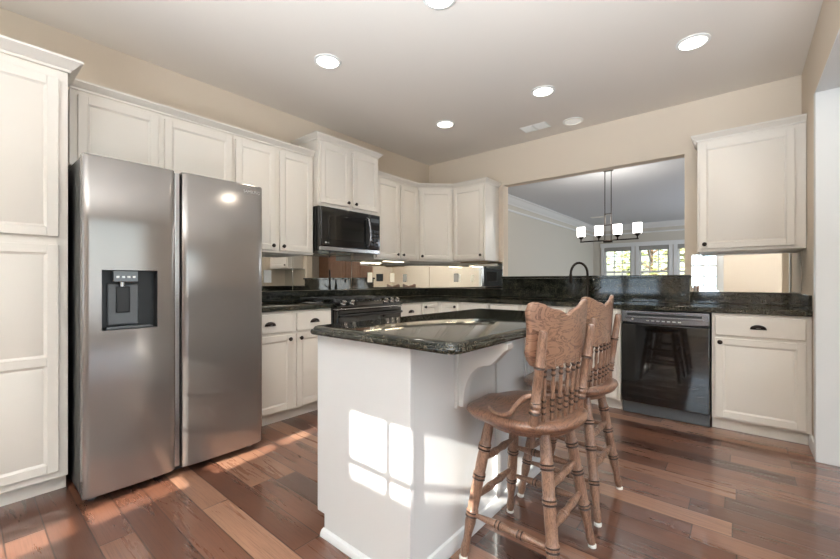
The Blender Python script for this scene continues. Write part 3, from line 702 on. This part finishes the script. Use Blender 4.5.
# ------------------------------------------------------------------ island
IX0, IX1, IY0, IY1 = -1.455, -.913, 1.035, 2.41
t = thing('kitchen_island', 'white kitchen island base with a flat end panel', 'island', (0, 0, 0))
bm = nb(); prism(bm, [(IX0+.02, .09), (IX1, .09), (IX1, .875), (IX0+.02, .875)], 'y', IY0+.02, IY1)
box(bm, IX0+.075, IX1, IY0+.02, IY1, 0, .09); obj('body', bm, 'islandp', t)
bm = nb(); prism(bm, [(IX0, .09), (IX0+.05, .09), (IX0+.05, 0), (IX1+.008, 0), (IX1+.008, .875), (IX0, .875)], 'y', IY0, IY0+.02); obj('end_panel', bm, 'islandp', t, .002)
for a, b in ((1.665, 1.70), (IY1-.04, IY1)): boxobj('batten', (IX1+.0005, IX1+.012, a, b, .066, .875), 'islandp', t, .002)
shoe = [(0, 0), (.020, 0), (.018, .014), (.012, .024), (0, .030)]
bm = nb(); sweep(bm, [(IX0+.045, IY0), (IX1+.008, IY0), (IX1+.008, IY0+.02)], shoe); obj('shoe_molding', bm, 'islandp', t, smooth=30)
bm = nb(); sweep(bm, [(IX1+.0005, IY0+.021), (IX1+.0005, IY1)], [(0, 0), (.013, 0), (.013, .05), (.009, .06), (0, .065)]); obj('base_molding', bm, 'islandp', t, smooth=30)
def corbel(y):
    P = [(IX1+.001, .874), (IX1+.236, .874), (IX1+.236, .852)]
    for k in range(1, 9): a = k/8; P.append((IX1+.236-.062*a-.028*math.sin(PI*a*.5), .852-.075*math.sin(a*PI/2)**1.3))
    x_, z_ = P[-1]
    for k in range(1, 13): a = k/12; P.append((x_-(x_-(IX1+.034))*math.sin(a*PI/2), z_-(z_-.605)*(1-math.cos(a*PI/2))))
    P += [(IX1+.034, .592), (IX1+.001, .592)]
    bm = nb(); prism(bm, P, 'y', y, y+.045); o = obj('corbel', bm, 'islandp', t, .003)
    boxobj('corbel_backplate', (IX1+.0005, IX1+.014, y-.014, y+.059, .585, .873), 'islandp', o, .002)
corbel(1.335); corbel(2.0)
# doors on the far side
for a, b in ((1.07, 1.50), (1.52, 1.95), (1.97, 2.39)):
    bm = nb(); panel_door(bm, 0, b-a, .105, .69); bm.transform(Matrix.Translation((IX0+.02, b, 0)) @ Matrix.Rotation(-LR, 4, 'Z')); o = obj('door', bm, 'islandp', t, .0025)
    bm = nb(); box(bm, 0, b-a, -.02, 0, .712, .858); bm.transform(Matrix.Translation((IX0+.02, b, 0)) @ Matrix.Rotation(-LR, 4, 'Z')); o = obj('drawer', bm, 'islandp', t, .004)
def rounded(x0, x1, y0_, y1_, r, n=6):
    P = []
    for cx, cy, a0 in ((x1-r, y0_+r, -PI/2), (x1-r, y1_-r, 0), (x0+r, y1_-r, PI/2), (x0+r, y0_+r, PI)):
        rr = r
        for k in range(n+1): a = a0+PI/2*k/n; P.append((cx+rr*math.cos(a), cy+rr*math.sin(a)))
    return P
bm = nb(); slab(bm, rounded(-1.478, -.683, .992, 2.455, .045), [(-.016, .876), (-.004, .879), (0, .886), (0, .893), (-.004, .899), (-.012, .900), (-.013, .905), (-.018, .911), (-.026, .914)])
o = obj('island_countertop', bm, 'granite', None, smooth=35); tag(o, 'dark granite island countertop with rounded corner', 'countertop')

# ------------------------------------------------------------------ bar stools
def stool(cx, cy, th, label, off=(.020, -.042, .013)):
    t = thing('bar_stool', label, 'bar stool', (cx, cy, 0), 0, 'oak bar stools')
    R = Matrix.Rotation(th, 3, 'Z')      # local +x = backwards
    off = Vector(off)
    def P(b, l, z): return R @ Vector((b, l, z))+off     # seat and back, turned on the swivel
    feet = {(-1, -1): (-.184, -.205), (-1, 1): (-.184, .205), (1, 1): (.192, .200), (1, -1): (.192, -.205)}
    tops = {k: (k[0]*.115, k[1]*.115) for k in feet}
    def on(k, z): f = (z-.0)/.545; a, b = Vector(feet[k]), Vector(tops[k]); q = a.lerp(b, f); return Vector((q.x, q.y, z))
    prof = [(0, .0135), (.02, .0165), (.06, .0185), (.12, .014), (.17, .0150), (.25, .0195), (.285, .0175), (.29, .0215, 1), (.30, .0175), (.305, .0215), (.318, .0215, 1), (.325, .0175), (.33, .0215),
            (.345, .018), (.45, .0195), (.56, .0185), (.565, .022, 1), (.575, .018), (.58, .022), (.593, .022, 1), (.60, .018), (.605, .022), (.62, .0185), (.70, .0195),
            (.775, .0180), (.78, .022, 1), (.79, .018), (.795, .022), (.808, .022, 1), (.815, .018), (.82, .022), (.835, .0185), (.92, .0180), (1, .0150)]
    for k in feet:
        bm = nb(); lathe(bm, on(k, .012), on(k, .545), [(e[0], e[1]*(1.0+.18*min(1, e[0]*3)),)+tuple(e[2:]) for e in prof], 14); lg = obj('leg', bm, ['oak_leg', 'groove'], t, smooth=50)
        bm = nb(); f = on(k, 0); lathe(bm, (f.x, f.y, 0), (f.x, f.y, .014), [(0, .017), (.7, .017), (1, .013)], 12); obj('foot_glide', bm, 'white', lg, smooth=40)
    sp = [(0, .008), (.12, .010), (.30, .015), (.33, .0155, 1), (.34, .0125), (.35, .0165), (.375, .0165, 1), (.385, .0125), (.395, .0155), (.5, .0125), (.605, .0155, 1), (.615, .0125), (.625, .0165), (.65, .0165, 1), (.66, .0125), (.67, .0155), (.70, .015), (.88, .010), (1, .008)]
    for k0, k1, z in (((-1, -1), (1, -1), .175), ((-1, 1), (1, 1), .20), ((-1, -1), (-1, 1), .235), ((1, -1), (1, 1), .235), ((-1, -1), (-1, 1), .385), ((1, -1), (1, 1), .365), ((-1, 1), (1, 1), .345)):
        bm = nb(); lathe(bm, on(k0, z), on(k1, z), sp, 12); obj('stretcher', bm, ['oak_leg', 'groove'], t, smooth=50)
    bm = nb(); lathe(bm, (0, 0, .528), (0, 0, .562), [(0, .150), (.2, .168), (.7, .172), (1, .166)], 32); obj('swivel_base', bm, 'oak_seat', t, smooth=40)
    bm = nb(); cyl(bm, (0, 0, .5625), (0, 0, .5795), .10, 24); obj('swivel_plate', bm, 'iron', t, smooth=40)
    # saddle seat
    bm = nb(); nr, na = 9, 48; top = []; bot = []
    def outline(a):
        c, s = math.cos(a), math.sin(a)      # c>0 backwards
        e = .50 if c < 0 else .85
        rx = .212; ry = .218 if c < 0 else .212
        return (rx*math.copysign(abs(c)**e, c), ry*math.copysign(abs(s)**(.72 if c < 0 else .9), s))
    def ztop(b, l, r):
        bowl = -.016*max(0, 1-((b-.03)/.16)**2-(l/.19)**2)
        front = -.004*max(0, (-b-.10)/.10)*(1-.55*math.exp(-(l/.05)**2)) + .008*math.exp(-((b+.2)/.08)**2-(l/.04)**2)
        return .603+bowl+front
    for i in range(nr+1):
        r = i/nr; ringt = []; ringb = []
        for k in range(na):
            ob, ol = outline(2*PI*k/na); b, l = ob*r, ol*r
            ringt.append(bm.verts.new(P(b*(.985 if i == nr else 1), l*(.985 if i == nr else 1), ztop(b, l, r)-(.006 if i == nr else 0)))); ringb.append(bm.verts.new(P(b*.94, l*.94, .567)))
        top.append(ringt); bot.append(ringb)
    mid = []
    for k in range(na):
        ob, ol = outline(2*PI*k/na); mid.append(bm.verts.new(P(ob, ol, ztop(ob, ol, 1)-.016)))
    for k in range(na):
        k1 = (k+1) % na
        for i in range(1, nr): bm.faces.new((top[i][k], top[i+1][k], top[i+1][k1], top[i][k1])); bm.faces.new((bot[i][k], bot[i][k1], bot[i+1][k1], bot[i+1][k]))
        bm.faces.new((top[0][0], top[1][k], top[1][k1])) if True else None
        bm.faces.new((bot[0][0], bot[1][k1], bot[1][k]))
        bm.faces.new((top[nr][k], mid[k], mid[k1], top[nr][k1])); bm.faces.new((mid[k], bot[nr][k], bot[nr][k1], mid[k1]))
    for rr in (top[0], bot[0]):
        for v_ in rr[1:]: bm.verts.remove(v_)
    obj('seat', bm, 'oak_seat', t, smooth=60)
    # backrest: arc, convex to the rear
    arc = lambda l: -.85*l*l           # forward offset
    lean = lambda z: .150+.06*(z-.6)
    pp = [(0, .0165), (.05, .019), (.13, .015), (.15, .0205, 1), (.165, .0165), (.18, .0205), (.2, .016), (.24, .0205), (.26, .016, 1), (.275, .0205), (.29, .016), (.45, .0175), (.6, .016), (.62, .020, 1), (.635, .016), (.65, .020), (.67, .016), (.9, .0155), (.98, .0145), (1, .010)]
    for l in (-.157, .146):
        bm = nb(); lathe(bm, P(lean(.59)+arc(l)-.002, l, .588), P(lean(.93)+arc(l)+.026, l*1.06, .930), pp, 14); obj('back_post', bm, ['oak_leg', 'groove'], t, smooth=50)
    sd = [(0, .006), (.08, .008), (.16, .006, 1), (.2, .010), (.25, .006, 1), (.29, .010), (.34, .006, 1), (.38, .010), (.45, .006), (.6, .0085), (.72, .006, 1), (.76, .010), (.8, .006, 1), (.84, .010), (.9, .006), (1, .006)]
    for k in range(6):
        l = -.108+.043*k
        bm = nb(); lathe(bm, P(lean(.59)+arc(l)-.004, l, .588), P(lean(.80)+arc(l)-.004, l*1.08, .825), sd, 10); obj('spindle', bm, ['oak_leg', 'groove'], t, smooth=50)
    # crest rail with shaped outline
    bm = nb(); n = 28; F = []; Bk = []; hw = .200
    def ztop_c(s):   # s -1..1
        a = abs(s); return .976+.045*max(0, min(1, (a-.08)/.55))**.9-.0*a-.030*max(0, (a-.9)/.1)**2+.006*math.sin(a*9)
    def zbot_c(s): a = abs(s); return .788+.020*math.cos(a*PI*2.0)*.4+.012*a+.045*max(0, (a-.82)/.18)**2
    def half(z): q = (z-.79)/.25; return hw*(.955+.05*math.cos((q-.5)*PI*2.2)*-1*.5+.03*q)
    nz = 8
    for i in range(n+1):
        s = i/n*2-1; cf = []; cb = []
        for j in range(nz+1):
            z = zbot_c(s)+(ztop_c(s)-zbot_c(s))*j/nz; l = s*half(z); b = lean(z)+arc(l)
            cf.append(bm.verts.new(P(b-.020, l, z))); cb.append(bm.verts.new(P(b, l, z)))
        F.append(cf); Bk.append(cb)
    for i in range(n):
        for j in range(nz):
            bm.faces.new((F[i][j], F[i+1][j], F[i+1][j+1], F[i][j+1])); bm.faces.new((Bk[i][j], Bk[i][j+1], Bk[i+1][j+1], Bk[i+1][j]))
        bm.faces.new((F[i][0], Bk[i][0], Bk[i+1][0], F[i+1][0])); bm.faces.new((F[i][nz], F[i+1][nz], Bk[i+1][nz], Bk[i][nz]))
    for j in range(nz):
        bm.faces.new((F[0][j], F[0][j+1], Bk[0][j+1], Bk[0][j])); bm.faces.new((F[n][j], Bk[n][j], Bk[n][j+1], F[n][j+1]))
    obj('crest_rail', bm, 'oak', t, .005, 35)
    # bent hip braces
    for s in (-1, 1):
        pts = [P(.134, s*.156, .702), P(.105, s*.178, .690), P(.075, s*.186, .655), P(.05, s*.188, .622), P(.0, s*.185, .606), P(-.05, s*.165, .602), P(-.085, s*.135, .601)]
        pts2 = []
        for i in range(len(pts)-1):
            p0, p1, p2, p3 = pts[max(i-1, 0)], pts[i], pts[i+1], pts[min(i+2, len(pts)-1)]
            for k in range(4):
                u = k/4; pts2.append(.5*((2*p1)+(p2-p0)*u+(2*p0-5*p1+4*p2-p3)*u*u+(3*p1-p0-3*p2+p3)*u**3))
        pts2.append(pts[-1]); bm = nb(); tube(bm, pts2, .0095, 10); obj('arm_brace', bm, 'oak_leg', t, smooth=60)
    return t
stool(-.672, 1.508, math.radians(-11), 'oak spindle back bar stool nearest the camera')
stool(-.694, 2.078, math.radians(-5), 'oak bar stool standing behind the nearest stool')

# ------------------------------------------------------------------ ceiling fixtures
def can(x, y, label, lit=True):
    t = thing('recessed_light', label, 'ceiling light', (x, y, CZ), 0, 'recessed ceiling lights')
    bm = nb(); seg = 32; rs = []
    for r, z in ((.098, -.0005), (.098, -.006), (.080, -.010), (.078, -.0005)): rs.append([bm.verts.new((r*math.cos(2*PI*k/seg), r*math.sin(2*PI*k/seg), z)) for k in range(seg)])
    for j in range(4):
        for k in range(seg): bm.faces.new((rs[j][k], rs[j][(k+1) % seg], rs[(j+1) % 4][(k+1) % seg], rs[(j+1) % 4][k]))
    obj('trim_ring', bm, 'white', t, smooth=40)
    bm = nb(); cyl(bm, (0, 0, -.001), (0, 0, -.005), .078, 32); obj('lens', bm, 'lamp' if lit else 'lampoff', t)
    if lit:
        l = bpy.data.lights.new('can_lamp', 'SPOT'); l.energy = 15; l.spot_size = math.radians(130); l.spot_blend = .7; l.color = (1, .90, .76); l.shadow_soft_size = .07
        o = bpy.data.objects.new('can_lamp', l); C.objects.link(o); o.location = (0, 0, -.02); o.parent = t
can(-2.338, 1.752, 'lit recessed light in front of the refrigerator')
can(-2.342, 3.228, 'lit recessed light in front of the microwave')
can(-1.297, 3.203, 'lit recessed light over the far end of the island')
can(-.252, 3.199, 'lit recessed light nearest the right wall')
can(-1.320, 1.765, 'lit recessed light cut off by the top edge of the photo')
can(-1.308, 3.999, 'dim recessed light above the sink', False)
def vent(x, y, w_, d, label):
    t = thing('ceiling_vent', label, 'vent', (x, y, CZ), 0, 'ceiling vents')
    boxobj('frame', (-w_/2, w_/2, -d/2, d/2, -.006, -.0005), 'white', t, .002)
    for s in (-1, 1):
        bm = nb()
        for k in range(6): y_ = -d/2+.02+(d-.04)*k/5; box(bm, s*w_/4-w_/4+.012, s*w_/4+w_/4-.012, y_-.008, y_+.004, -.011, -.006)
        obj('louver', bm, 'white', t)
vent(-1.665, 3.905, .28, .16, 'white ceiling vent near the back wall of the kitchen')
vent(-2.80, 10.38, .30, .16, 'small ceiling vent in the dining room beyond the chandelier')

# ------------------------------------------------------------------ chandelier
CX, CY = -1.478, 6.03
t = thing('chandelier', 'dark bronze linear chandelier with four lit glass shades', 'chandelier', (CX, CY, 0))
boxobj('canopy', (-.065, .065, -.04, .04, CZ-.03, CZ-.001), 'bronze', t, .004)
for s in (-1, 1):
    bm = nb(); cyl(bm, (s*.042, 0, 1.70), (s*.042, 0, CZ-.03), .006, 10); obj('rod', bm, 'bronze', t, smooth=40)
for z in (2.08, 1.92):
    boxobj('crossbar', (-.05, .05, -.006, .006, z-.006, z+.006), 'bronze', t)
boxobj('hub', (-.06, .06, -.025, .025, 1.665, 1.70), 'bronze', t, .005)
bm = nb(); box(bm, -.39, .39, -.009, .009, 1.690, 1.708); obj('arm_bar', bm, 'bronze', t, .003)
for x in (-.375, -.125, .125, .375):
    bm = nb(); lathe(bm, (x, 0, 1.705), (x, 0, 1.775), [(0, .010), (.4, .009), (.55, .02), (.8, .038), (1, .042)], 16); cu_ = obj('cup', bm, 'bronze', t, smooth=40)
    bm = nb(); lathe(bm, (x, 0, 1.776), (x, 0, 1.916), [(0, .050), (.03, .056), (1, .058)], 24); obj('glass_shade', bm, 'shade_glass', cu_, smooth=40)
l = bpy.data.lights.new('chandelier_glow', 'POINT'); l.energy = 30; l.color = (1, .93, .84); l.shadow_soft_size = .2
o = bpy.data.objects.new('chandelier_glow', l); C.objects.link(o); o.location = (0, 0, 2.0); o.parent = t

# ------------------------------------------------------------------ wooden hutch in the dining room (seen in the mirror behind the range)
t = thing('hutch', 'tall brown wooden hutch on the dining room right wall, seen in the mirror', 'hutch', (DX1-.45, 8.30, 0), -LR)
boxobj('body', (0, 1.70, 0, .44, 0, 2.1), 'hutchwood', t, .004)
for k in range(3):
    bm = nb(); panel_door(bm, .03+k*.56, .55+k*.56, .95, 2.05, fr=.07); obj('door', bm, 'hutchwood', t, .003)
    bm = nb(); panel_door(bm, .03+k*.56, .55+k*.56, .08, .90, fr=.07); obj('door', bm, 'hutchwood', t, .003)
